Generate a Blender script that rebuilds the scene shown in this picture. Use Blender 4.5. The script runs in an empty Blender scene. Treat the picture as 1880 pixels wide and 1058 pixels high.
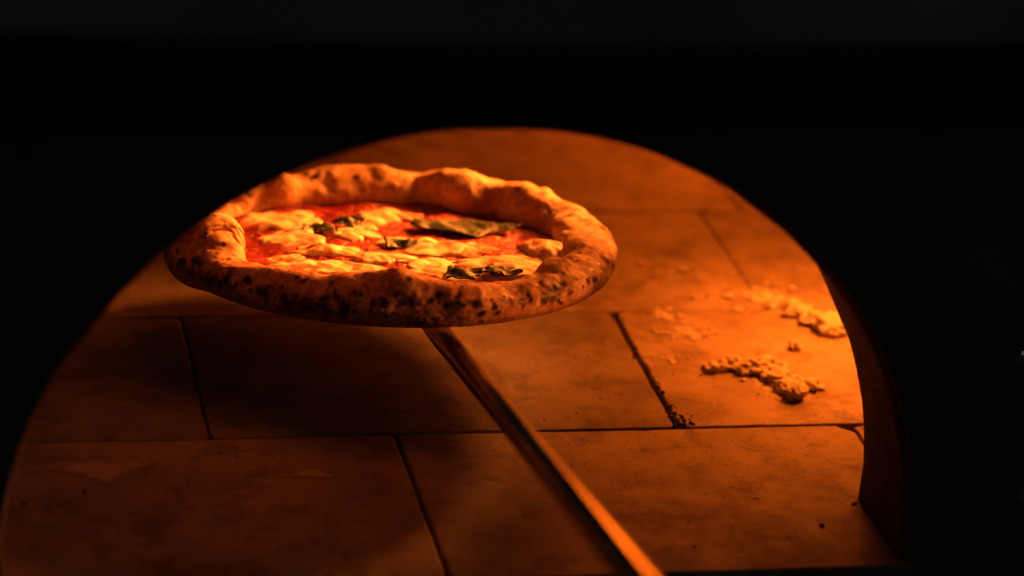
import bpy, bmesh, math, random
import numpy as np
from mathutils import Vector, Matrix

scn = bpy.context.scene
R_ = math.radians

# ------------------------------------------------------------------ camera
# world: origin on the oven floor in the middle of the mouth, +Y into the oven, metres
cam_d = bpy.data.cameras.new('camera')
cam = bpy.data.objects.new('camera', cam_d)
scn.collection.objects.link(cam)
pitch, yaw, roll = R_(23.075), R_(13.358), R_(4.734)
Fv = Vector((math.sin(yaw) * math.cos(pitch), math.cos(yaw) * math.cos(pitch), -math.sin(pitch)))
Rv = Vector((math.cos(yaw), -math.sin(yaw), 0))
Uv = Rv.cross(Fv)
R2 = math.cos(roll) * Rv + math.sin(roll) * Uv
U2 = -math.sin(roll) * Rv + math.cos(roll) * Uv
CAM = Vector((-0.3575, -1.565, 0.876))
cam.matrix_world = Matrix(((R2.x, U2.x, -Fv.x, CAM.x), (R2.y, U2.y, -Fv.y, CAM.y),
                           (R2.z, U2.z, -Fv.z, CAM.z), (0, 0, 0, 1)))
cam_d.sensor_width = 36.0
cam_d.lens = 5500 / 1880 * 36
cam_d.clip_start = 0.05
cam_d.clip_end = 50
cam_d.dof.use_dof = True
cam_d.dof.focus_distance = 1.99
cam_d.dof.aperture_fstop = 3.1
cam_d.dof.aperture_blades = 0
scn.camera = cam

# ------------------------------------------------------------------ world (a dark room)
w = bpy.data.worlds.new('World')
scn.world = w
w.use_nodes = True
w.node_tree.nodes['Background'].inputs[0].default_value = (0.75, 1.0, 0.8, 1)
w.node_tree.nodes['Background'].inputs[1].default_value = 0.003

# ------------------------------------------------------------------ lamps: fire glow and added fills inside the oven, one dim room lamp
FIRE = (1.0, 0.138, 0.0035)      # deep fire glow, shared by the added front fill
PALE_FIRE = (1.0, 0.205, 0.022)      # less red, for the added pizza and rim fills
def area(name, loc, target, size, power, col, spread=180):
    l = bpy.data.lights.new(name, 'AREA')
    l.shape = 'DISK'; l.size = size; l.energy = power; l.color = col; l.spread = R_(spread)
    o = bpy.data.objects.new(name, l)
    o.location = loc
    o.rotation_euler = (Vector(target) - Vector(loc)).to_track_quat('-Z', 'Y').to_euler()
    scn.collection.objects.link(o)
    return o
area('flame_glow', (0.40, 0.80, 0.29), (0.12, 0.42, 0.0), 0.30, 1.75, FIRE)
area('pizza_fill', (0.30, 0.53, 0.265), (-0.025, 0.312, 0.09), 0.18, 1.30, PALE_FIRE, 40)  # added narrow lamp, brightens the pizza but not the floor
area('floor_patch_fill', (0.49, 0.45, 0.33), (0.345, 0.325, 0.0), 0.14, 0.74, (1.0, 0.165, 0.010), 54)  # added lamp above, narrowed to make the bright patch on the right tiles
area('near_rim_fill', (0.48, 0.115, 0.165), (0.06, 0.165, 0.112), 0.06, 0.062, PALE_FIRE, 17)  # added narrow fill for the front of the near crust
area('front_row_fill', (-0.08, 0.125, 0.40), (-0.08, 0.085, 0.0), 0.20, 0.15, FIRE, 120)  # added overhead fill for the front tiles, no dome is built
area('room_lamp', (0.55, -1.9, 1.5), (0.2, 0, 0.1), 0.10, 0.55, (1.0, 0.86, 0.72))

vs = scn.view_settings
vs.view_transform = 'Standard'; vs.look = 'None'; vs.exposure = 0.0; vs.gamma = 1.0
vs.use_curve_mapping = False
scn.render.engine = 'CYCLES'
scn.cycles.use_denoising = True
scn.cycles.max_bounces = 6
scn.cycles.sample_clamp_indirect = 4.0

# ------------------------------------------------------------------ helpers
rng = np.random.default_rng(7)
random.seed(7)

def _hash(ix, iy, iz, seed):
    h = (ix * 374761393 + iy * 668265263 + iz * 2147483647 * 3 + seed * 1274126177) & 0xFFFFFFFF
    h = ((h ^ (h >> 13)) * 1274126177) & 0xFFFFFFFF
    h = ((h ^ (h >> 16)) * 2246822519) & 0xFFFFFFFF
    return ((h ^ (h >> 15)) & 0xFFFFFF) / float(0xFFFFFF)

def vnoise(P, freq, seed=0):
    """value noise in [-1,1], P (n,3) array"""
    Q = np.asarray(P, float) * freq + 1000.0
    i = np.floor(Q).astype(np.int64); f = Q - i
    u = f * f * f * (f * (f * 6 - 15) + 10)
    out = 0
    for dx in (0, 1):
        for dy in (0, 1):
            for dz in (0, 1):
                wgt = (u[:, 0] if dx else 1 - u[:, 0]) * (u[:, 1] if dy else 1 - u[:, 1]) * (u[:, 2] if dz else 1 - u[:, 2])
                out = out + wgt * _hash(i[:, 0] + dx, i[:, 1] + dy, i[:, 2] + dz, seed)
    return out * 2 - 1

def fbm(P, freq, octv=4, seed=0, gain=0.5):
    a, s = 1.0, 0
    for k in range(octv):
        s = s + a * vnoise(P, freq * 2 ** k, seed + 17 * k)
        a *= gain
    return s

def link(name, me, mat, parent=None, smooth=True):
    o = bpy.data.objects.new(name, me)
    scn.collection.objects.link(o)
    if mat: me.materials.append(mat)
    if smooth:
        me.polygons.foreach_set('use_smooth', [True] * len(me.polygons))
    if parent: o.parent = parent
    return o

def mesh(name, verts, faces):
    me = bpy.data.meshes.new(name)
    me.from_pydata([tuple(map(float, v)) for v in verts], [], faces)
    me.update()
    return me

def empty(name, loc=(0, 0, 0), rot=(0, 0, 0)):
    o = bpy.data.objects.new(name, None)
    o.location = loc; o.rotation_euler = rot; o.empty_display_size = 0.02
    scn.collection.objects.link(o)
    return o

def tag(o, label, cat, group=None):
    o['label'] = label; o['category'] = cat
    if group: o['group'] = group
    return o

def grid_faces(nu, nv, wrap_u=False, wrap_v=False):
    f = []
    for i in range(nu if wrap_u else nu - 1):
        for j in range(nv if wrap_v else nv - 1):
            a, b = i, (i + 1) % nu
            c, d = j, (j + 1) % nv
            f.append((a * nv + c, b * nv + c, b * nv + d, a * nv + d))
    return f

def attr(me, name, vals):
    a = me.attributes.new(name, 'FLOAT', 'POINT')
    a.data.foreach_set('value', np.asarray(vals, np.float32))

# ---- node helpers
class NT:
    def __init__(s, name):
        s.m = bpy.data.materials.new(name); s.m.use_nodes = True
        s.t = s.m.node_tree; s.n = s.t.nodes; s.l = s.t.links
        s.b = s.n['Principled BSDF']
        s.co = s.n.new('ShaderNodeTexCoord').outputs['Object']
    def noise(s, scale, detail=4, rough=0.5, vec=None, dist=0.0, mapscale=None):
        n = s.n.new('ShaderNodeTexNoise')
        n.inputs['Scale'].default_value = scale; n.inputs['Detail'].default_value = detail
        n.inputs['Roughness'].default_value = rough; n.inputs['Distortion'].default_value = dist
        s.l.new(s.mapped(vec or s.co, mapscale), n.inputs['Vector'])
        return n.outputs['Fac']
    def mapped(s, vec, sc):
        if not sc: return vec
        m = s.n.new('ShaderNodeMapping'); m.inputs['Scale'].default_value = sc
        s.l.new(vec, m.inputs['Vector']); return m.outputs[0]
    def voro(s, scale, vec=None, feature='F1', out='Distance', rnd=1.0):
        n = s.n.new('ShaderNodeTexVoronoi'); n.feature = feature
        n.inputs['Scale'].default_value = scale; n.inputs['Randomness'].default_value = rnd
        s.l.new(vec or s.co, n.inputs['Vector']); return n.outputs[out]
    def ramp(s, fac, stops):
        r = s.n.new('ShaderNodeValToRGB'); e = r.color_ramp.elements
        while len(e) > 1: e.remove(e[-1])
        for i, (p, c) in enumerate(stops):
            k = e[0] if i == 0 else e.new(p)
            k.position = p
            k.color = (c, c, c, 1) if isinstance(c, (int, float)) else (*c, 1)
        s.l.new(fac, r.inputs['Fac']); return r.outputs['Color']
    def mix(s, fac, a, b, mode='MIX'):
        m = s.n.new('ShaderNodeMix'); m.data_type = 'RGBA'; m.blend_type = mode
        for sock, v in ((m.inputs[0], fac), (m.inputs[6], a), (m.inputs[7], b)):
            if isinstance(v, (int, float)): sock.default_value = v if sock is m.inputs[0] or sock.type == 'VALUE' else (v, v, v, 1)
            elif isinstance(v, tuple): sock.default_value = (*v, 1)
            else: s.l.new(v, sock)
        return m.outputs[2]
    def math(s, op, a, b=None, clamp=False):
        m = s.n.new('ShaderNodeMath'); m.operation = op; m.use_clamp = clamp
        for sock, v in ((m.inputs[0], a), (m.inputs[1], b)):
            if v is None: continue
            if isinstance(v, (int, float)): sock.default_value = v
            else: s.l.new(v, sock)
        return m.outputs[0]
    def attr(s, name):
        a = s.n.new('ShaderNodeAttribute'); a.attribute_name = name; return a.outputs['Fac']
    def objrand(s):
        return s.n.new('ShaderNodeObjectInfo').outputs['Random']
    def set(s, k, v):
        if isinstance(v, (int, float)): s.b.inputs[k].default_value = v
        elif isinstance(v, tuple): s.b.inputs[k].default_value = (*v, 1) if len(s.b.inputs[k].default_value) == 4 else v
        else: s.l.new(v, s.b.inputs[k])
        return s
    def bump(s, h, strength=0.5, dist=0.001, prev=None):
        b = s.n.new('ShaderNodeBump'); b.inputs['Strength'].default_value = strength
        b.inputs['Distance'].default_value = dist
        s.l.new(h, b.inputs['Height'])
        if prev: s.l.new(prev, b.inputs['Normal'])
        s.l.new(b.outputs[0], s.b.inputs['Normal'])
        return b.outputs[0]

# ------------------------------------------------------------------ materials
def mat_tile():
    t = NT('refractory_tile')
    # every tile has the same object origin, so add a per-tile offset to the texture
    add = t.n.new('ShaderNodeVectorMath'); add.operation = 'ADD'
    sc = t.n.new('ShaderNodeVectorMath'); sc.operation = 'SCALE'
    comb = t.n.new('ShaderNodeCombineXYZ')
    for i in range(3): t.l.new(t.objrand(), comb.inputs[i])
    t.l.new(comb.outputs[0], sc.inputs[0]); sc.inputs['Scale'].default_value = 7.0
    t.l.new(t.co, add.inputs[0]); t.l.new(sc.outputs[0], add.inputs[1])
    v = add.outputs[0]
    big = t.noise(9, 5, .55, v, .6)
    mid = t.noise(34, 6, .62, v, .4)
    fine = t.noise(420, 3, .6, v)
    col = t.mix(t.ramp(big, [(.32, 0.), (.68, 1.)]), (.27, .205, .15), (.43, .34, .265))
    col = t.mix(t.ramp(mid, [(.36, .75), (.52, 0.)]), col, (.17, .12, .085))
    # grey soot film, pits and pale scuffs
    soot = t.noise(16, 7, .7, v, 1.0)
    col = t.mix(t.ramp(soot, [(.55, 0.), (.74, .75)]), col, (.085, .06, .045))
    pit = t.voro(240, t.mapped(v, (1, 1.1, 1)))
    pm = t.math('MULTIPLY', t.ramp(pit, [(.10, 1.), (.24, 0.)]), t.ramp(t.noise(60, 3, .6, v), [(.5, 0.), (.6, 1.)]))
    col = t.mix(pm, col, (.035, .024, .017))
    pit2 = t.voro(75, v)
    pm2 = t.math('MULTIPLY', t.ramp(pit2, [(.06, 1.), (.13, 0.)]), t.ramp(t.noise(22, 2, .5, v), [(.54, 0.), (.6, 1.)]))
    col = t.mix(pm2, col, (.03, .02, .015))
    scuff = t.noise(120, 4, .7, v)
    col = t.mix(t.ramp(scuff, [(.68, 0.), (.78, .5)]), col, (.55, .47, .38))
    # long scrape marks of the peel
    scr = t.ramp(t.noise(30, 5, .7, v, .2, (9, .55, 1)), [(.60, 0.), (.70, .45)])
    col = t.mix(scr, col, (.12, .085, .06))
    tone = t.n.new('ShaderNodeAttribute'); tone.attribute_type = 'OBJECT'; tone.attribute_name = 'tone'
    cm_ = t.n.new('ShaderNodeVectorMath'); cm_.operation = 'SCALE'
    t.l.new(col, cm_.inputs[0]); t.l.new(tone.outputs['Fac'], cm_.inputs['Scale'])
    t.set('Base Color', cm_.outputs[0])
    t.set('Roughness', t.ramp(mid, [(.3, .62), (.7, .48)]))
    t.set('Specular IOR Level', .35)
    h = t.math('ADD', t.math('MULTIPLY', fine, .35), t.math('MULTIPLY', mid, .8))
    h = t.math('SUBTRACT', h, t.math('MULTIPLY', t.math('ADD', pm, pm2), 1.2))
    t.bump(h, .55, .0012)
    return t.m

def mat_simple(name, col, rough=.6, metal=0., noise_scale=60, var=.35, bump=.3, bdist=.0008):
    t = NT(name)
    n = t.noise(noise_scale, 5, .6)
    dark = tuple(c * (1 - var) for c in col)
    t.set('Base Color', t.mix(t.ramp(n, [(.3, 0.), (.7, 1.)]), dark, col))
    t.set('Roughness', t.ramp(n, [(.3, min(1, rough + .1)), (.7, max(0, rough - .1))]))
    t.set('Metallic', metal)
    if bump: t.bump(n, bump, bdist)
    return t.m

def mat_crust():
    t = NT('baked_crust')
    n1 = t.noise(40, 5, .6)
    n2 = t.noise(160, 5, .65)
    n3 = t.noise(900, 3, .6)
    toast = t.math('ADD', t.attr('toast'), t.math('MULTIPLY', t.math('SUBTRACT', n1, .5), 1.7))
    toast = t.math('ADD', toast, t.math('MULTIPLY', t.math('SUBTRACT', n2, .2), .7), True)
    col = t.ramp(toast, [(0., (.82, .68, .47)), (.35, (.66, .43, .22)), (.65, (.40, .19, .075)), (1., (.20, .075, .03))])
    blot = t.ramp(t.noise(75, 5, .65, dist=1.0), [(.52, 0.), (.64, .8)])
    col = t.mix(blot, col, (.36, .13, .045))
    # dusting of raw flour
    fl = t.math('MULTIPLY', t.ramp(t.noise(300, 4, .7), [(.5, 0.), (.66, 1.)]), .35)
    col = t.mix(fl, col, (.80, .70, .55))
    # leopard spots
    ch = t.math('ADD', t.attr('char'), t.math('MULTIPLY', t.math('SUBTRACT', n2, .2), .55))
    sp = t.math('MULTIPLY', t.ramp(t.noise(430, 4, .7), [(.60, 0.), (.68, 1.)]), t.attr('toast'))
    col = t.mix(t.math('MULTIPLY', sp, .85), col, (.07, .028, .014))
    cm = t.ramp(ch, [(.22, 0.), (.55, .6), (.92, 1.)])
    col = t.mix(t.math('MULTIPLY', cm, .97), col, (.022, .012, .008))
    t.set('Base Color', col)
    t.set('Roughness', t.mix(cm, .72, .42))
    t.set('Specular IOR Level', .3)
    t.set('Subsurface Weight', .08); t.set('Subsurface Radius', (.006, .003, .0015)); t.set('Subsurface Scale', 1.)
    h = t.math('ADD', t.math('MULTIPLY', n2, .7), t.math('MULTIPLY', n3, .35))
    t.bump(h, .55, .0012)
    return t.m

def mat_sauce():
    t = NT('tomato_sauce')
    n = t.noise(70, 6, .65, dist=.8); n2 = t.noise(300, 4, .6)
    col = t.ramp(n, [(.3, (.07, .002, .001)), (.48, (.19, .006, .003)), (.62, (.30, .018, .006)), (.75, (.48, .09, .03))])
    t.set('Base Color', col); t.set('Roughness', t.ramp(n2, [(.3, .42), (.7, .22)]))
    t.set('Specular IOR Level', .5)
    t.bump(t.math('ADD', n, t.math('MULTIPLY', n2, .5)), .9, .004)
    return t.m

def mat_cheese():
    t = NT('melted_mozzarella')
    n = t.noise(55, 5, .6, dist=.5); n2 = t.noise(240, 4, .6)
    col = t.ramp(n, [(.28, (.60, .20, .07)), (.43, (.84, .62, .34)), (.62, (.90, .82, .58))])
    brown = t.ramp(t.noise(95, 4, .6), [(.60, 0.), (.67, .9)])
    col = t.mix(brown, col, (.34, .10, .03))
    # sauce stains
    st = t.ramp(t.noise(42, 5, .65, dist=1.2), [(.45, 0.), (.62, .85)])
    col = t.mix(st, col, (.46, .055, .016))
    t.set('Base Color', col); t.set('Roughness', t.ramp(n2, [(.3, .75), (.7, .5)])); t.set('Specular IOR Level', .3)
    t.set('Subsurface Weight', .15); t.set('Subsurface Radius', (.006, .003, .0015)); t.set('Subsurface Scale', 1.)
    t.bump(t.math('ADD', n, t.math('MULTIPLY', n2, .4)), .5, .0016)
    return t.m

def mat_basil():
    t = NT('basil')
    n = t.noise(130, 5, .6)
    t.set('Base Color', t.ramp(n, [(.3, (.006, .012, .004)), (.55, (.014, .036, .009)), (.72, (.07, .12, .03))]))
    t.set('Roughness', .5); t.bump(n, .9, .003)
    return t.m

def mat_steel():
    t = NT('brushed_steel')
    n = t.noise(60, 5, .6, mapscale=(1, .03, 1)); n2 = t.noise(35, 4, .6)
    t.set('Base Color', t.mix(t.ramp(n2, [(.45, 0.), (.75, 1.)]), (.60, .55, .50), (.40, .34, .29)))
    t.set('Metallic', 1.); t.set('Roughness', t.ramp(n, [(.3, .24), (.7, .16)]))
    t.set('Anisotropic', .3)
    t.bump(n, .08, .0003)
    return t.m

M_tile = mat_tile()
M_bed = mat_simple('sooty_bed', (.035, .025, .018), .9)
M_face = mat_simple('black_enamel', (.055, .062, .050), .5, .0, 14, .5, .15)
M_trim = mat_simple('blackened_iron', (.085, .095, .075), .5, .0, 18, .5, .15)
M_lining = mat_simple('smoked_brick', (.045, .030, .026), .75, .0, 55, .5, .6, .002)
M_hood = mat_simple('dark_hood_paint', (.34, .39, .33), .5, .0, 6, .6, .1)
M_bolt = mat_simple('bolt_steel', (.9, .87, .82), .08, 1., 200, .2, 0)
M_crust, M_sauce, M_cheese, M_basil, M_steel = mat_crust(), mat_sauce(), mat_cheese(), mat_basil(), mat_steel()
M_flour = mat_simple('scorched_flour', (.84, .72, .55), .9, .0, 260, .25, .8, .0012)
def mat_film(name='flour_film', c0=(.40, .32, .25), c1=(.58, .475, .38), top=.85, lo=.10):
    t = NT(name)
    n = t.noise(60, 6, .7); n2 = t.noise(350, 4, .7)
    t.set('Base Color', t.mix(n, c0, c1))
    t.set('Roughness', .85)
    k = t.math('ADD', t.math('MULTIPLY', t.attr('cover'), 1.15), t.math('MULTIPLY', t.math('SUBTRACT', n, .5), 1.3))
    k = t.math('ADD', k, t.math('MULTIPLY', t.math('SUBTRACT', n2, .5), .8))
    t.set('Alpha', t.ramp(k, [(lo, 0.), (.70, top)]))
    return t.m
M_smear = mat_film()
M_dust = mat_film('fresh_flour_film', (.74, .62, .46), (.86, .75, .58), .95, .30)
M_coal = mat_simple('charcoal', (.015, .012, .010), .8, .0, 300, .4, .6)

# ------------------------------------------------------------------ oven floor: bed + individual tiles
TW, TD = 0.318, 0.195
bed = bpy.data.meshes.new('bed')
bm = bmesh.new()
bmesh.ops.create_cube(bm, size=1)
bmesh.ops.scale(bm, verts=bm.verts, vec=(1.70, 1.36, .03))
bmesh.ops.translate(bm, verts=bm.verts, vec=(0, .684, -.0195))
bm.to_mesh(bed); bm.free()
floor = link('oven_floor', bed, M_bed, smooth=False)
floor['kind'] = 'structure'

def outline(x0, x1, y0, y1, seed, chips=()):
    """wavy closed outline of one tile, counter-clockwise"""
    pts = []
    st = .0045
    def run(a, b):
        L = math.hypot(b[0] - a[0], b[1] - a[1]); n = max(2, int(L / st))
        for k in range(n):
            s = k / n
            pts.append((a[0] + (b[0] - a[0]) * s, a[1] + (b[1] - a[1]) * s))
    c = .0025
    run((x0 + c, y0), (x1 - c, y0)); run((x1, y0 + c), (x1, y1 - c))
    run((x1 - c, y1), (x0 + c, y1)); run((x0, y1 - c), (x0, y0 + c))
    P = np.array(pts)
    cx, cy = (x0 + x1) / 2, (y0 + y1) / 2
    q = np.c_[P, np.full(len(P), seed * 3.7)]
    n = fbm(q, 55, 3, seed) * .00045 + np.minimum(0, -(vnoise(q, 120, seed + 5) - .55)) * .0028
    # move along the inward direction
    inx = np.where(np.abs(P[:, 0] - x0) < 1e-4, 1, np.where(np.abs(P[:, 0] - x1) < 1e-4, -1, 0))
    iny = np.where(np.abs(P[:, 1] - y0) < 1e-4, 1, np.where(np.abs(P[:, 1] - y1) < 1e-4, -1, 0))
    d = np.maximum(0, -n + .0002)
    P[:, 0] += inx * d; P[:, 1] += iny * d
    for (hx, hy, r) in chips:
        v = P - np.array((hx, hy)); L = np.linalg.norm(v, axis=1)
        k = L < r
        P[k] += (np.array((cx, cy)) - P[k]) / np.linalg.norm(np.array((cx, cy)) - P[k], axis=1)[:, None] * ((r - L[k]) * .9)[:, None]
    return P

def make_tile(x0, x1, y0, y1, ztop, tilt, seed, chips=(), tone=1.0):
    P = outline(x0, x1, y0, y1, seed, chips)
    cx, cy = (x0 + x1) / 2, (y0 + y1) / 2
    n = len(P)
    v = []
    C = np.array((cx, cy))
    dirs = C - P; dirs /= np.linalg.norm(dirs, axis=1)[:, None]
    rings = [(0, -.022), (0, -.0013), (.0004, -.0006), (.0011, -.0001), (.0022, 0)]
    for (ins, dz) in rings:
        Q = P + dirs * ins
        for p in Q:
            v.append((p[0], p[1], ztop + dz + tilt[0] * (p[0] - cx) + tilt[1] * (p[1] - cy)))
    f = []
    for r in range(len(rings) - 1):
        for i in range(n):
            j = (i + 1) % n
            f.append((r * n + i, r * n + j, (r + 1) * n + j, (r + 1) * n + i))
    f.append(tuple(range((len(rings) - 1) * n, len(rings) * n)))
    me = mesh('tile', v, f)
    o = link('tile', me, M_tile, floor, smooth=True)
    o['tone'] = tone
    return o

row_shift = [-.0105, .1840, -.0160, .020, -.140, .020]
k = 0
for r in range(6):
    y0, y1 = r * TD, (r + 1) * TD
    for c in range(-4, 4):
        x0 = row_shift[r] + c * TW; x1 = x0 + TW
        if x1 < -.80 or x0 > .80: continue
        if r == 0:                                  # the front row stops at the jambs of the mouth
            if x1 < -.35 or x0 > .34: pass
        x0c, x1c = max(x0, -.82), min(x1, .82)
        if x1c - x0c < .05: continue
        k += 1
        g = .0004 + .0003 * random.random() if r < 2 else .0001
        gl = gr = g
        if r == 1 and abs(x0 - .184) < .01: gl = .0016      # wide crumbly joint right of the peel
        if r == 1 and abs(x1 - .184) < .01: gr = .0014
        if r == 0 and abs(x0 + .0105) < .01: gl = .0012
        if r == 0 and abs(x1 + .0105) < .01: gr = .0010
        if r == 1 and abs(x1 + .134) < .01: gr = .0002
        if r == 1 and abs(x0 + .134) < .01: gl = .0003
        chips = []
        if r == 0 and abs(x1 - .3075) < .01: chips.append((x1, y1, .011))
        if r == 1 and abs(x0 - .184) < .01: chips += [(x0, y0, .007), (x0, y0 + .022, .004)]
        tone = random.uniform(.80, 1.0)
        if r == 1 and abs(x0 + .134) < .01: tone = .52          # sooty tile under the pizza, darkened further to paint its soft shadow
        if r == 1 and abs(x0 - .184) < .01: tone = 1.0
        if r == 1 and abs(x1 + .134) < .01: tone = .60  # shade put into the colour, counters lamp spill on the left tile
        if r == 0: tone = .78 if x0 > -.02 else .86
        zt = random.uniform(-.0006, .0006)
        if r == 1 and abs(x0 - .184) < .01: zt = .0008
        tilt = (random.uniform(-.003, .003), random.uniform(-.004, .004))
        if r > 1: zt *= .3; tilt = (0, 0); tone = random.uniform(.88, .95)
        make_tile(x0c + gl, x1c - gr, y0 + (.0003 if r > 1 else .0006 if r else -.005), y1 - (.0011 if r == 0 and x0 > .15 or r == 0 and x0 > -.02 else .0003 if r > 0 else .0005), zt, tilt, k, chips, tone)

# ------------------------------------------------------------------ oven front with its arched mouth
AR, ARC = .2772, .0115           # mouth radius, height of the arch centre above the floor
DEP = .090
def arch_pts(r, n=72, z0=-.03):
    pts = [(r, z0)]
    for i in range(n + 1):
        a = math.pi * i / n
        pts.append((r * math.cos(a), ARC + .993 * r * math.sin(a)))
    pts.append((-r, z0))
    return pts

def loft(rings, closed=False):
    n = len(rings[0]); v = [p for r in rings for p in r]
    f = []
    m = len(rings)
    for i in range(m if closed else m - 1):
        for j in range(n - 1):
            i2 = (i + 1) % m
            f.append((i * n + j, i * n + j + 1, i2 * n + j + 1, i2 * n + j))
    return v, f

front = empty('oven_facade', (0, 0, 0))
tag(front, 'blackened oven front with arched mouth around the tiled floor', 'oven front')
def wob(x, y, z, amp):
    return float(fbm(np.array([[x, y, z]]), 22, 3, 3)[0]) * amp
def ring(r, y, wb=.0):
    out = []
    for (x, z) in arch_pts(r):
        s = wob(x, y, z, wb) if wb else 0
        L = math.hypot(x, max(z - ARC, 0)) or 1
        out.append((x * (1 + s / r), y, ARC + (z - ARC) * (1 + s / r) if z > ARC else z))
    return out
# smoked brick lining of the mouth, rounded towards the outside
rs = []
for y, dr in ((DEP, .045), (DEP, .004), (DEP - .002, .001), (DEP - .006, 0), (.06, 0), (.04, 0), (.02, .0002), (.010, .0004), (.005, .0008), (.002, .0016), (.0, .0032)):
    rs.append(ring(AR + dr, y, .0012))
v, f = loft(rs)
link('mouth_lining', mesh('lining', v, f), M_lining, front)
# arched iron trim ring, proud of the wall
rs = [ring(.2806, .012), ring(.2808, -.001), ring(.2824, -.0038), ring(.287, -.0055), ring(.368, -.0060), ring(.373, -.0045), ring(.376, -.002), ring(.376, .012)]
v, f = loft(rs)
link('arch_trim', mesh('trim', v, f), M_trim, front)
# wall plate behind the trim
def plate(y0, y1):
    inner = arch_pts(.372, z0=-.03)
    W, H = 1.1, .95
    v, f = [], []
    out = []
    for (x, z) in inner:
        # push the outline radially to a big rectangle
        dx, dz = x, max(z - ARC, -.0425)
        s = min(W / abs(dx) if abs(dx) > 1e-6 else 1e9, H / dz if dz > 1e-6 else 1e9)
        out.append((dx * s, ARC + dz * s if dz > 0 else -.03))
    n = len(inner)
    for y in (y0, y1):
        v += [(x, y, z) for x, z in inner]; v += [(x, y, z) for x, z in out]
    for i in range(n - 1):
        f.append((i, i + 1, n + i + 1, n + i)); f.append((2 * n + i, 3 * n + i, 3 * n + i + 1, 2 * n + i + 1))
        f.append((i, 2 * n + i, 2 * n + i + 1, i + 1))
    return v, f
v, f = plate(.004, DEP + .02)
link('wall_plate', mesh('plate', v, f), M_face, front, smooth=False)
# sill wall under the mouth
bm = bmesh.new(); bmesh.ops.create_cube(bm, size=1)
bmesh.ops.scale(bm, verts=bm.verts, vec=(2.2, .03, .40)); bmesh.ops.translate(bm, verts=bm.verts, vec=(0, -.0175, -.235))
bmesh.ops.bevel(bm, geom=bm.edges[:], offset=.004, segments=2)
me = bpy.data.meshes.new('sill'); bm.to_mesh(me); bm.free()
link('sill_wall', me, M_face, front, smooth=False)
# two round-headed bolts on the trim
def dome_mesh(r, h, n=24, m=8):
    v, f = [], []
    for i in range(m + 1):
        a = i / m * math.pi / 2
        for j in range(n):
            b = j / n * 2 * math.pi
            v.append((r * math.cos(a) * math.cos(b), -h * math.sin(a), r * math.cos(a) * math.sin(b)))
    for i in range(m):
        for j in range(n):
            f.append((i * n + j, i * n + (j + 1) % n, (i + 1) * n + (j + 1) % n, (i + 1) * n + j))
    return mesh('bolt', v, f)
bme = dome_mesh(.0065, .0045); bme.materials.append(M_bolt)
for deg in (6, 22):
    a = R_(deg)
    b = bpy.data.objects.new('bolt', bme); scn.collection.objects.link(b)
    b.data.polygons.foreach_set('use_smooth', [True] * len(bme.polygons))
    b.location = ((.355 if deg < 10 else .362) * math.cos(a), -.0060, ARC + .353 * math.sin(a)); b.parent = front

# ------------------------------------------------------------------ hood over the mouth
v = []; N = 48
prof = [(.02, 0.0), (.012, -.003), (.004, -.002), (0, .004), (.0, .05), (.01, .30), (.012, .50)]
for i in range(N + 1):
    x = -1.0 + 2.0 * i / N
    yb = -.20 + .16 * x * x
    for (dy, dz) in prof:
        v.append((x, yb + dy, .408 + dz))
hood = link('oven_hood', mesh('hood', v, grid_faces(N + 1, len(prof))), M_hood)
tag(hood, 'dim painted hood band curving across above the oven mouth', 'hood')

# ------------------------------------------------------------------ pizza
TAU = R_(7.0)
PC = Vector((.0008, .314, .0872))
pizza = empty('pizza', PC, (-TAU, 0, 0))
tag(pizza, 'round margherita pizza with puffed charred crust lifted on the peel', 'pizza')

def interp_ang(tab, th):
    a = np.array([t[0] for t in tab], float); b = np.array([t[1] for t in tab], float)
    a = np.r_[a - 360, a, a + 360]; b = np.r_[b, b, b]
    return np.interp(th, a, b)
def smooth_wrap(v, k):
    ker = np.hanning(2 * k + 1); ker /= ker.sum()
    return np.convolve(np.r_[v[-k:], v, v[:k]], ker, 'valid')

NT_, NP_ = 1000, 132
th = np.linspace(0, 360, NT_, endpoint=False)
top_tab = [(0, .0135), (15, .0155), (30, .0185), (45, .0195), (60, .019), (75, .0180), (90, .0185), (105, .0175), (120, .0155), (135, .0145), (150, .014),
           (165, .012), (180, .014), (195, .012), (210, .010), (225, .0135), (240, .0145), (252, .0195), (261, .0225), (270, .0175), (279, .0125), (288, .0080),
           (296, .0062), (305, .0070), (313, .0125), (320, .0105), (330, .0105), (345, .0120)]
bt = smooth_wrap(interp_ang(top_tab, th), 10)
Rm_tab = [(0, .1375), (30, .137), (60, .136), (90, .136), (120, .137), (150, .138), (175, .137), (200, .138), (230, .1395), (260, .1395), (290, .1395), (320, .1385), (345, .138)]
Rm = smooth_wrap(interp_ang(Rm_tab, th), 25)
aw_tab = [(0, .0180), (40, .0185), (58, .021), (68, .018), (95, .0195), (120, .018), (150, .0175), (185, .020), (215, .0165), (262, .0165), (295, .0150), (315, .0175), (335, .0180)]
aw = smooth_wrap(interp_ang(aw_tab, th), 14)
phi = np.linspace(0, 2 * math.pi, NP_, endpoint=False)
T, PH = np.meshgrid(np.radians(th), phi, indexing='ij')
cp, sp_ = np.cos(PH), np.sin(PH)
ex = 1.0
rr = Rm[:, None] + aw[:, None] * np.sign(cp) * np.abs(cp) ** ex
up = np.sign(sp_) * np.abs(sp_) ** ex
zz = np.where(sp_ > 0, up * bt[:, None], up * .0165)
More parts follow.
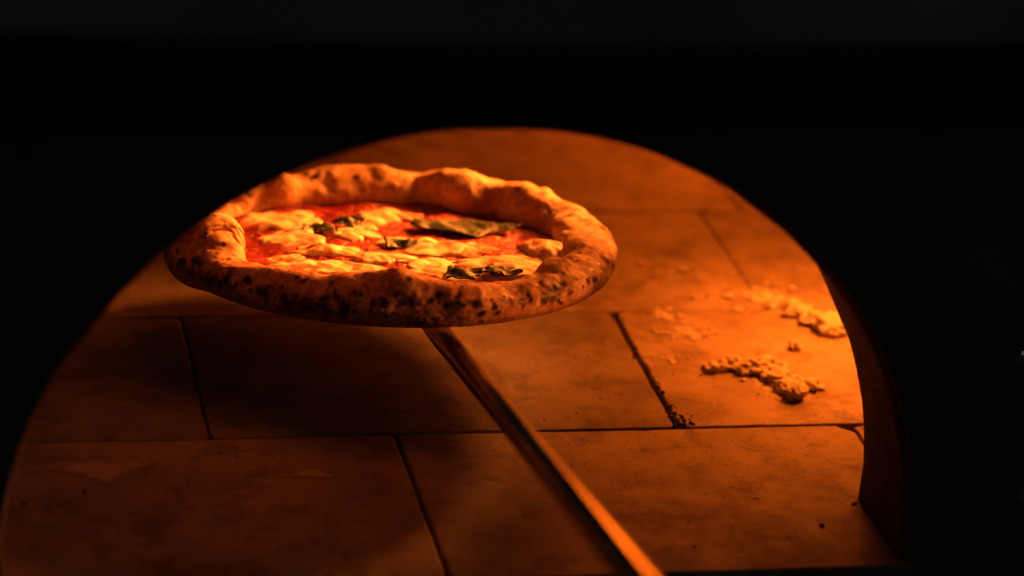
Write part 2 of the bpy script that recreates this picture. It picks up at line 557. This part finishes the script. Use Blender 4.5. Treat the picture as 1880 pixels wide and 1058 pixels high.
# the outside leans: widest a bit below the middle
X = rr * np.cos(T); Y = rr * np.sin(T)
P = np.stack([X, Y, zz], -1).reshape(-1, 3)
def normals(P):
    G = P.reshape(NT_, NP_, 3)
    du = np.roll(G, -1, 0) - np.roll(G, 1, 0); dv = np.roll(G, -1, 1) - np.roll(G, 1, 1)
    n = np.cross(du, dv); n /= np.linalg.norm(n, axis=-1, keepdims=True) + 1e-12
    c = np.stack([Rm * np.cos(np.radians(th)), Rm * np.sin(np.radians(th)), np.zeros(NT_)], -1)[:, None, :]
    s = np.sign(((G - c) * n).sum(-1).mean())
    return (n * s).reshape(-1, 3)
Nn = normals(P)
upness = np.clip((P[:, 2] + .010) / .012, 0, 1)
P = P + Nn * ((fbm(P, 26, 3, 11) * .0021 + fbm(P, 75, 3, 12) * .00075) * upness)[:, None]
# puffed bubbles: (angle, phi, height, width)
bubbles = [(192, 118, .0150, .027), (193, 128, .0060, .013), (186, 84, .005, .020), (56, 138, .0120, .016), (65, 108, .005, .012), (46, 150, -.003, .009), (71, 150, -.004, .008),
           (160, 130, .009, .015), (149, 95, .005, .012), (315, 108, .0055, .011), (324, 120, -.003, .008), (342, 125, .004, .010), (33, 125, .003, .016), (15, 60, .003, .012),
           (93, 120, .004, .024), (121, 128, .010, .013), (130, 105, .004, .009), (84, 100, .003, .008), (262, 80, .0025, .012), (236, 60, .002, .010),
           (300, 55, .003, .010), (278, 40, .002, .012), (140, 120, -.003, .008), (3, 142, .005, .008), (8, 110, .002, .006), (22, 150, -.002, .008), (104, 145, -.003, .006)]
for i in range(70):
    bubbles.append((rng.uniform(-60, 205), rng.uniform(30, 165), rng.uniform(.0005, .0022), rng.uniform(.003, .008)))
Nn = normals(P)
def surf(deg, ph):
    i = int(round((deg % 360) / 360 * NT_)) % NT_; j = int(round(ph / 360 * NP_)) % NP_
    return P[i * NP_ + j].copy()
for (dg, ph, amp, wd) in bubbles:
    c = surf(dg, ph)
    d = np.linalg.norm(P - c, axis=1) / wd
    wgt = np.clip(1 - (d / 1.6) ** 2, 0, 1) ** 2
    P = P + Nn * (amp * wgt)[:, None]
Nn = normals(P)
# creases and fine wrinkles
P = P + Nn * ((-np.abs(vnoise(P, 48, 31)) * .0012 + .0004) * upness + vnoise(P, 420, 41) * .00016)[:, None]
P[:, 2] = np.maximum(P[:, 2], -.0172 + .0004 * vnoise(P, 160, 51))
Nn = normals(P)

# char spots (leopard) on the rim, mostly on the near outside
ang = np.degrees(np.arctan2(P[:, 1], P[:, 0])) % 360
char = np.full(len(P), -.5)
toast = .22 + .0 * ang
near = np.clip(1.25 - np.abs(((ang - 255 + 180) % 360) - 180) / 75, 0, 1)
outw = (np.hypot(P[:, 0], P[:, 1]) - .1385) / .017
toast = toast + .34 * near ** .7 * np.clip(outw + 1.0, 0, 1) + .20 * np.clip(-(P[:, 2] + .004) / .010, 0, 1) * np.clip(outw + .4, 0, 1) + .12 * fbm(P, 60, 3, 61)
dl = np.linalg.norm(P - surf(192, 122), axis=1)
toast -= .65 * np.exp(-(dl / .017) ** 2)                    # the big pale bubble on the left
spots = [(306, 38, .0060), (303.5, 22, .0065), (301, 8, .0048), (311, 62, .0022), (318, 22, .0034), (321, 10, .0020), (337, 6, .0030), (312, 45, .0015),
         (262, 28, .0026), (256, 12, .0030), (249, -6, .0040), (244, 14, .0028), (240, -14, .0045), (270, 20, .0026), (281, 14, .0034), (277, 36, .0024), (286, 58, .0022),
         (291, 26, .0030), (286, 2, .0026), (233, 26, .0022), (228, 2, .0036), (222, 30, .0028), (216, 10, .0034), (210, -8, .0036), (205, 32, .0026), (199, 10, .0032),
         (186, 30, .0036), (193, 98, .0018), (190, 128, .0016), (196, 64, .0014), (180, 60, .0020), (184, 112, .0013)]
for i in range(210):
    a_ = rng.normal(262, 46)
    p_ = rng.normal(8, 26)
    spots.append((a_, p_, abs(rng.normal(0, .0010)) + .0005))
for i in range(36):
    spots.append((rng.normal(328, 14), rng.uniform(0, 110), abs(rng.normal(0, .0009)) + .0005))
for i in range(120):
    spots.append((rng.uniform(0, 360), rng.uniform(30, 130), abs(rng.normal(0, .0010)) + .0006))
pits = np.zeros(len(P))
warp = lambda fr, sd: np.c_[vnoise(P, fr, sd), vnoise(P, fr, sd + 1), vnoise(P, fr, sd + 2)]
Pw = P + warp(300, 301) * .0010 + warp(800, 311) * .00045
Pg = Pw.reshape(NT_, NP_, 3)
for (dg, ph, r) in spots:
    r *= .70 if r > .002 else .9
    c = surf(dg % 360, ph % 360)
    i0 = int(round((dg % 360) / 360 * NT_)); hw = int(max(4, r * 3 / (2 * math.pi * .134) * NT_)) + 2
    idx = (np.arange(i0 - hw, i0 + hw + 1)) % NT_
    sub = Pg[idx].reshape(-1, 3)
    st = rng.uniform(.75, 1.25)
    dd = (sub - c); dd[:, 2] *= st
    d = np.linalg.norm(dd, axis=1) / r
    val = 1.25 - .75 * d
    ids = (idx[:, None] * NP_ + np.arange(NP_)[None, :]).reshape(-1)
    char[ids] = np.maximum(char[ids], val)
    toast[ids] += np.clip(2.2 - d, 0, 1) * .30
    if r > .0018: pits[ids] += np.clip(1 - d / 1.2, 0, 1) * .0007
P = P + Nn * pits[:, None]
# sooty underside edge
char = np.maximum(char, np.clip(-(P[:, 2] + .0115) / .006, 0, 1) * .45 + fbm(P, 130, 3, 71) * .45 - .22 - (P[:, 2] > -.009))
me = mesh('crust', P, grid_faces(NT_, NP_, True, True))
attr(me, 'char', char); attr(me, 'toast', np.clip(toast, 0, 1.2))
crust = link('crust', me, M_crust, pizza)
bmm = bmesh.new(); bmm.from_mesh(me); bmesh.ops.recalc_face_normals(bmm, faces=bmm.faces); bmm.to_mesh(me); bmm.free()

# dough base under the sauce
def polar(rmax, nr, na, zf):
    v, f = [], []
    for i in range(nr):
        r = rmax * (i + .02) / (nr - 1)
        for j in range(na):
            a = 2 * math.pi * j / na
            v.append((r * math.cos(a), r * math.sin(a), 0))
    V = np.array(v); V[:, 2] = zf(V)
    f = [(i * na + j, (i + 1) * na + j, (i + 1) * na + (j + 1) % na, i * na + (j + 1) % na) for i in range(nr - 1) for j in range(na)]
    f.append(tuple(range(na)))
    return V, f
V, f = polar(.128, 6, 64, lambda V: np.full(len(V), -.0165))
f2 = [tuple(reversed(q)) for q in f]
base = mesh('dough_base', V, f2)
attr(base, 'char', np.zeros(len(V))); attr(base, 'toast', np.full(len(V), .5))
link('dough_base', base, M_crust, pizza)

SZ = -.0015
def sauce_z(V):
    r = np.hypot(V[:, 0], V[:, 1])
    return SZ + fbm(np.c_[V[:, :2], np.zeros(len(V))], 42, 4, 81) * .0016 + np.clip((r - .106) / .03, 0, 1) ** 2 * .004
V, f = polar(.1275, 90, 260, sauce_z)
link('tomato_sauce', mesh('sauce', V, f), M_sauce, pizza)

def blob(cx, cy, rx, ry, rot, h, seed, sharp=.0, n=64, m=16):
    """melted cheese piece: lobed outline, domed, sinking into the sauce at its edge"""
    a = np.linspace(0, 2 * math.pi, n, endpoint=False)
    q = np.c_[np.cos(a), np.sin(a), np.full(n, seed * 1.37)]
    rad = 1 + .34 * fbm(q, 1.3, 4, seed)
    v = []
    for i in range(m + 1):
        s = i / m
        for j in range(n):
            lx, ly = rx * rad[j] * s * math.cos(a[j]), ry * rad[j] * s * math.sin(a[j])
            x = cx + lx * math.cos(rot) - ly * math.sin(rot); y = cy + lx * math.sin(rot) + ly * math.cos(rot)
            v.append((x, y, s))
    V = np.array(v); s = V[:, 2].copy()
    base_z = sauce_z(V)
    prof = (1 - s ** 2.6) ** .75
    if sharp: prof = prof * (1 - sharp) + sharp * np.exp(-(s / .42) ** 2)
    q = np.c_[V[:, :2], np.full(len(V), seed * .013)]
    V[:, 2] = base_z + h * prof + (fbm(q, 110, 3, seed + 3) * .0009 + fbm(q, 48, 2, seed + 9) * .0015) * np.clip((1 - s) * 4, 0, 1) - .0018 * (s > .93)
    f = [(i * n + j, (i + 1) * n + j, (i + 1) * n + (j + 1) % n, i * n + (j + 1) % n) for i in range(m) for j in range(n)]
    return link('mozzarella_piece', mesh('mozzarella', V, f), M_cheese, pizza)
for i, (x, y, rx, ry, ro, h, sh) in enumerate([
        (-.066, .060, .030, .017, .3, .0050, .0), (.010, .078, .022, .013, -.2, .0085, .2), (-.066, .018, .024, .013, .2, .0060, .3),
        (-.024, .028, .021, .010, -.3, .0055, .2), (-.013, -.032, .020, .012, .1, .0085, .3), (-.044, -.016, .026, .012, .0, .0055, .2),
        (.048, -.014, .034, .014, -.15, .0045, .0), (.104, -.022, .014, .020, .2, .0120, .5), (.066, -.046, .036, .014, -.1, .0050, .0),
        (.018, -.046, .022, .011, .2, .0045, .0), (-.050, -.055, .040, .014, -.12, .0042, .0),
        (.010, .008, .022, .010, .1, .0040, .0), (.074, -.074, .024, .011, .15, .0065, .2),
        (.020, -.072, .022, .012, .2, .0048, .0), (-.076, -.030, .012, .009, .5, .0040, .1),
        (-.012, .052, .017, .010, .4, .0060, .3)]):
    blob(x, y, rx * 1.08, ry * 1.38, ro, h * .58, 200 + i * 7, sh * .55)

def leaf(x, y, L, W, rot, lift, seed, curl):
    n, m = 26, 11
    v = []
    for i in range(n + 1):
        s = i / n
        wd = W * math.sin(math.pi * min(1, s ** .8)) ** .7 * (1 + .28 * math.sin(11 * s + 2.1 * seed) + .15 * math.sin(23 * s + seed))
        for j in range(m):
            t = -1 + 2 * j / (m - 1)
            lx = (s - .5) * L; ly = t * wd
            lz = lift + curl * (abs(t) ** 1.5) * wd + .0008 * math.sin(7 * s + seed) + .0006 * math.sin(3 * t + 8 * s + seed)
            v.append((x + lx * math.cos(rot) - ly * math.sin(rot), y + lx * math.sin(rot) + ly * math.cos(rot), lz))
    V = np.array(v)
    V[:, 2] += SZ + fbm(np.c_[V[:, :2], np.full(len(V), seed)], 120, 3, seed) * .0016 - .0022
    me = mesh('basil_leaf', V, grid_faces(n + 1, m))
    o = link('basil_leaf', me, M_basil, pizza)
    so = o.modifiers.new('thickness', 'SOLIDIFY'); so.thickness = .0006
    return o
leaf(.060, .036, .080, .0165, -.14, .0080, 1, -.10)
leaf(.006, .000, .024, .0100, -.5, .0062, 2, -.12)
leaf(-.044, .034, .028, .0095, -.7, .0074, 3, -.12)
leaf(-.022, .050, .024, .0085, .2, .0076, 4, -.10)
leaf(.036, -.084, .030, .0120, .4, .0080, 5, -.05)
leaf(.062, -.080, .028, .0110, -.5, .0078, 6, -.05)

# ------------------------------------------------------------------ pizza peel
peel = empty('pizza_peel', (.014, .161, .066))
tag(peel, 'long steel pizza peel with round handle reaching out of the oven', 'pizza peel')
bpy.context.view_layer.update()
# round blade under the pizza
Mp = Matrix.Translation(PC) @ Matrix.Rotation(-TAU, 4, 'X')
v = []; n = 72
for (r, z) in ((.0, -.0178), (.118, -.0178), (.121, -.0183), (.121, -.0195), (.118, -.0200), (.0, -.0200)):
    for j in range(n):
        a = 2 * math.pi * j / n
        v.append(Mp @ Vector((max(r, .001) * math.cos(a), max(r, .001) * math.sin(a), z)))
f = grid_faces(6, n, False, True)
me = mesh('blade', [p - peel.location for p in v], f)
link('blade', me, M_steel, peel)
# handle: flattened socket blending into a round tube
HA = Vector((.0160, .2450, .0610)); HB = Vector((.0155, -.2880, .1660))
hd = (HB - HA).normalized()
side = hd.cross(Vector((0, 0, 1))).normalized(); upv = side.cross(hd).normalized()
def tube(stations, n=40):
    v = []
    for (L, wx, wz, dz) in stations:
        c = HA + hd * L + upv * dz
        for j in range(n):
            a = 2 * math.pi * j / n
            v.append(c + side * (wx * math.cos(a)) + upv * (wz * math.sin(a)) - peel.location)
    f = grid_faces(len(stations), n, False, True)
    f.append(tuple(range(n))); f.append(tuple(range((len(stations) - 1) * n, len(stations) * n)))
    me = mesh('tube', v, f)
    b = bmesh.new(); b.from_mesh(me); bmesh.ops.recalc_face_normals(b, faces=b.faces); b.to_mesh(me); b.free()
    return me
st_ = [(0, .0095, .0030, .003), (.03, .0092, .0050, .001), (.06, .0084, .0068, 0), (.09, .0078, .0075, 0)]
st_ += [(.12 + .05 * i, .0076 + .0005 * i / 4, .0076 + .0005 * i / 4, 0) for i in range(21)] + [(1.153, .0080, .0080, 0)]
link('handle', tube(st_), M_steel, peel)
rv = dome_mesh(.0042, .0030, 20, 8); rv.materials.append(mat_simple('rivet_glint', (.50, .48, .48), .5, 0., 300, .2, 0))  # pale base colour stands in for the glint on the rivet
rivet = bpy.data.objects.new('rivet', rv); scn.collection.objects.link(rivet); rivet.parent = peel
rv.polygons.foreach_set('use_smooth', [True] * len(rv.polygons))
rl = HA + hd * .540
nrm = (side * .80 + upv * .6).normalized()
rivet.location = rl + nrm * .0079 - peel.location
rivet.rotation_euler = nrm.to_track_quat('-Y', 'Z').to_euler()

# ------------------------------------------------------------------ clumps of scorched flour on the tiles
def ico(sub):
    b = bmesh.new(); bmesh.ops.create_icosphere(b, subdivisions=sub, radius=1)
    V = np.array([q.co[:] for q in b.verts]); F = [tuple(x.index for x in q.verts) for q in b.faces]; b.free()
    return V, F
ICO, ICF = ico(4)
ICO2, ICF2 = ico(2)
ICO1, ICF1 = ico(1)
def lumps(name, items, mat, label, cat, group=None, rough=.35, freq=240):
    """one crumbly clump made of touching lumps; items: (x, y, rx, ry, rz, rot)"""
    V, F = [], []
    x0, y0 = items[0][0], items[0][1]
    for i, (x, y, rx, ry, rz, ro) in enumerate(items):
        big = rx > .0045
        S, SF = (ICO, ICF) if big else (ICO2, ICF2) if rx > .0014 else (ICO1, ICF1)
        seed = int(abs(x * 91711 + y * 7717)) % 977 + i
        d = 1 + rough * fbm(S, 1.6, 4, seed, .55)
        Q = S * d[:, None] * np.array((rx, ry, rz))
        Q = Q + S * (fbm(Q, freq, 3, seed + 3) * .0007 - np.abs(vnoise(Q, freq * 1.6, seed + 8)) * (.0012 if big else .0003))[:, None]
        c, s = math.cos(ro), math.sin(ro)
        Q = np.c_[Q[:, 0] * c - Q[:, 1] * s + x - x0, Q[:, 0] * s + Q[:, 1] * c + y - y0, np.maximum(Q[:, 2] + rz * .55, -.0004)]
        o = sum(len(k) for k in V)
        V.append(Q); F += [tuple(k + o for k in q) for q in SF]
    me = mesh(name, np.concatenate(V), F)
    ob = link(name, me, mat)
    ob.location = (x0, y0, .0009)
    return tag(ob, label, cat, group)
lumps('flour_clump', [(.247, .288, .011, .008, .0050, .4), (.262, .283, .012, .0085, .0055, -.3), (.268, .290, .008, .006, .0045, .2), (.276, .294, .006, .005, .004, 0),
                      (.272, .274, .010, .007, .0050, .8), (.274, .262, .009, .007, .0050, -.7), (.277, .250, .010, .009, .0055, -.6), (.279, .238, .0075, .008, .0060, -.4),
                      (.284, .259, .007, .006, .004, .2), (.289, .262, .005, .004, .003, .4), (.254, .278, .006, .004, .004, .2), (.271, .247, .004, .004, .003, 0),
                      (.286, .246, .005, .006, .0035, 0), (.281, .275, .005, .006, .003, 0), (.283, .286, .005, .005, .003, 0)],
      M_flour, 'largest jagged clump of scorched flour on the bright tiles', 'flour clump', 'flour clumps on the tiles')
lumps('flour_clump', [(.2325, .2845, .0075, .0055, .0040, .2), (.2395, .2835, .004, .003, .0025, 0), (.2275, .2870, .003, .003, .002, 0)],
      M_flour, 'small round flour crumb just left of the largest clump', 'flour clump', 'flour clumps on the tiles')
lumps('flour_clump', [(.2945, .2530, .0085, .0070, .0042, .3), (.3015, .2515, .004, .004, .002, 0), (.2985, .2600, .004, .003, .002, 0)],
      M_flour, 'flat pale flour flake at the right end of the largest clump', 'flour clump', 'flour clumps on the tiles')
lumps('flour_clump', [(.338, .352, .012, .011, .0065, .3), (.331, .363, .011, .009, .0055, .2), (.327, .378, .009, .008, .0048, -.2), (.345, .344, .008, .007, .005, 0),
                      (.318, .377, .007, .005, .0035, 0), (.350, .360, .010, .008, .006, 0), (.322, .390, .007, .006, .004, .15), (.336, .340, .006, .004, .003, 0)],
      M_flour, 'flour clump half hidden by the right edge of the oven mouth', 'flour clump', 'flour clumps on the tiles')
lumps('flour_clump', [(.303, .320, .0050, .0048, .0040, .0)], M_flour, 'single small flour ball between the two large clumps', 'flour clump', 'flour clumps on the tiles')
def dust(items, label, seed=0):
    o = lumps('flour_dusting', items, M_flour, label, 'flour dusting', 'flour dustings on the tiles', .6, 300)
    o['kind'] = 'stuff'
    return o
def scatter(cx, cy, sx, sy, n, s0, s1, zf=.16):
    out = [(cx, cy, s1, s1 * .8, s1 * zf, .3)]
    n_big = n // 7
    for i in range(n):
        r = s0 + (s1 - s0) * random.random() ** 2.2 * (2.2 if i < n_big else .9)
        out.append((random.gauss(cx, sx), random.gauss(cy, sy), r * random.uniform(.8, 1.4), r * random.uniform(.7, 1.1), r * zf, random.uniform(0, 3)))
    return out
dust(scatter(.2195, .3800, .007, .008, 150, .0003, .0020), 'loose flour dusting nearest the right rim of the pizza')
dust(scatter(.2300, .3480, .011, .006, 200, .0003, .0022), 'bright flour dusting beside the long dark tile joint')
dust(scatter(.2040, .3060, .007, .004, 70, .0003, .0016), 'faint flour dusting close to the dark tile joint')
dust(scatter(.3050, .4150, .018, .014, 260, .0003, .0022), 'scattered flour dusting behind the half hidden clump')
dust(scatter(.268, .272, .022, .012, 60, .0003, .0012, .5), 'fine flour crumbs sprinkled around the largest clump')
dust(scatter(.2350, .4700, .020, .016, 50, .0003, .0018), 'blurred flour specks deeper in the oven behind the pizza')

# thin pale films of old flour on the front tiles
def smear(name, pts, label, seed, mat=None, group='pale flour films on the front tiles'):
    c = np.mean(pts, axis=0); n = 120
    P0 = np.array(pts + [pts[0]])
    seg = np.r_[0, np.cumsum(np.linalg.norm(np.diff(P0, axis=0), axis=1))]
    t = np.linspace(0, seg[-1], n, endpoint=False)
    O_ = np.c_[np.interp(t, seg, P0[:, 0]), np.interp(t, seg, P0[:, 1])]
    O_[:, 0] = smooth_wrap(O_[:, 0], 4); O_[:, 1] = smooth_wrap(O_[:, 1], 4)
    v, e = [], []
    K = 14
    for i in range(K + 1):
        sc = 1.12 * (1 - i / K) + .001
        for p in O_:
            d = p - c
            v.append((d[0] * sc, d[1] * sc, .00003 + .00025 * (i / K) ** .5)); e.append(i / K)
    f = [(i * n + j, i * n + (j + 1) % n, (i + 1) * n + (j + 1) % n, (i + 1) * n + j) for i in range(K) for j in range(n)]
    me = mesh(name, v, f); attr(me, 'cover', e)
    o = link(name, me, mat or M_smear); o.location = (c[0], c[1], .0007)
    return tag(o, label, 'flour film', group)
smear('flour_film', [(-.246, .158), (-.235, .165), (-.200, .167), (-.165, .163), (-.180, .152), (-.192, .140), (-.205, .125), (-.222, .138), (-.238, .147)],
      'broad pale film of flour on the front left tile', 3)
smear('flour_film', [(-.101, .1355), (-.088, .140), (-.080, .148), (-.068, .147), (-.062, .138), (-.054, .132), (-.076, .134)],
      'small hat-shaped pale film left of the front tile joint', 5)

def ell(cx, cy, rx, ry, k=.2, n=14):
    return [(cx + rx * math.cos(2 * math.pi * i / n) * random.uniform(1 - k, 1 + k), cy + ry * math.sin(2 * math.pi * i / n) * random.uniform(1 - k, 1 + k)) for i in range(n)]
for (cx, cy, rx, ry, lab) in ((.2195, .3805, .0100, .0115, 'white flour film nearest the right rim of the pizza'), (.2295, .3480, .0170, .0085, 'white flour film beside the long dark tile joint'),
                              (.2035, .3060, .0095, .0045, 'thin flour film touching the long dark tile joint'), (.3060, .4130, .0260, .0180, 'wide flour film behind the half hidden flour clump'),
                              (.2780, .2560, .0240, .0300, 'powdery flour film under the largest flour clump')):
    smear('flour_film', ell(cx, cy, rx, ry), lab, int(cx * 1e4), M_dust, 'fresh flour films at the right')
# charcoal specks
for (x, y, r, lab) in ((.2726, .0785, .0032, 'charcoal speck nearest the right jamb of the mouth'), (.2417, .0501, .0030, 'charcoal speck in front of the right jamb, lower left of another'),
                       (-.2592, .1075, .0032, 'charcoal speck at the far left edge of the floor'), (-.2212, .1217, .0022, 'charcoal speck at the tip of the broad flour film'),
                       (.1510, .0265, .0030, 'charcoal speck right of the handle near the front edge')):
    lumps('charcoal_speck', [(x, y, r * .62, r * .5, r * .16, .3)], M_coal, lab, 'charcoal speck', 'charcoal specks on the tiles')
# sooty crumbs packed in the wide joint: too small to count
items = [(.186, .2, .0016, .0016, .001, 0)]
for i in range(150):
    y = random.uniform(.197, .385) if i < 70 else abs(random.gauss(0, .018)) + .197
    items.append((.1845 + random.gauss(0, .0016 if i < 70 else .004) + (.004 if i >= 70 else 0), y, random.uniform(.0003, .0012), random.uniform(.0003, .0012), random.uniform(.0002, .0006), random.uniform(0, 3)))
cr = lumps('joint_crumbs', items, M_coal, 'sooty crumbs along the wide tile joint right of the handle', 'crumbs', None, .7)
cr['kind'] = 'stuff'
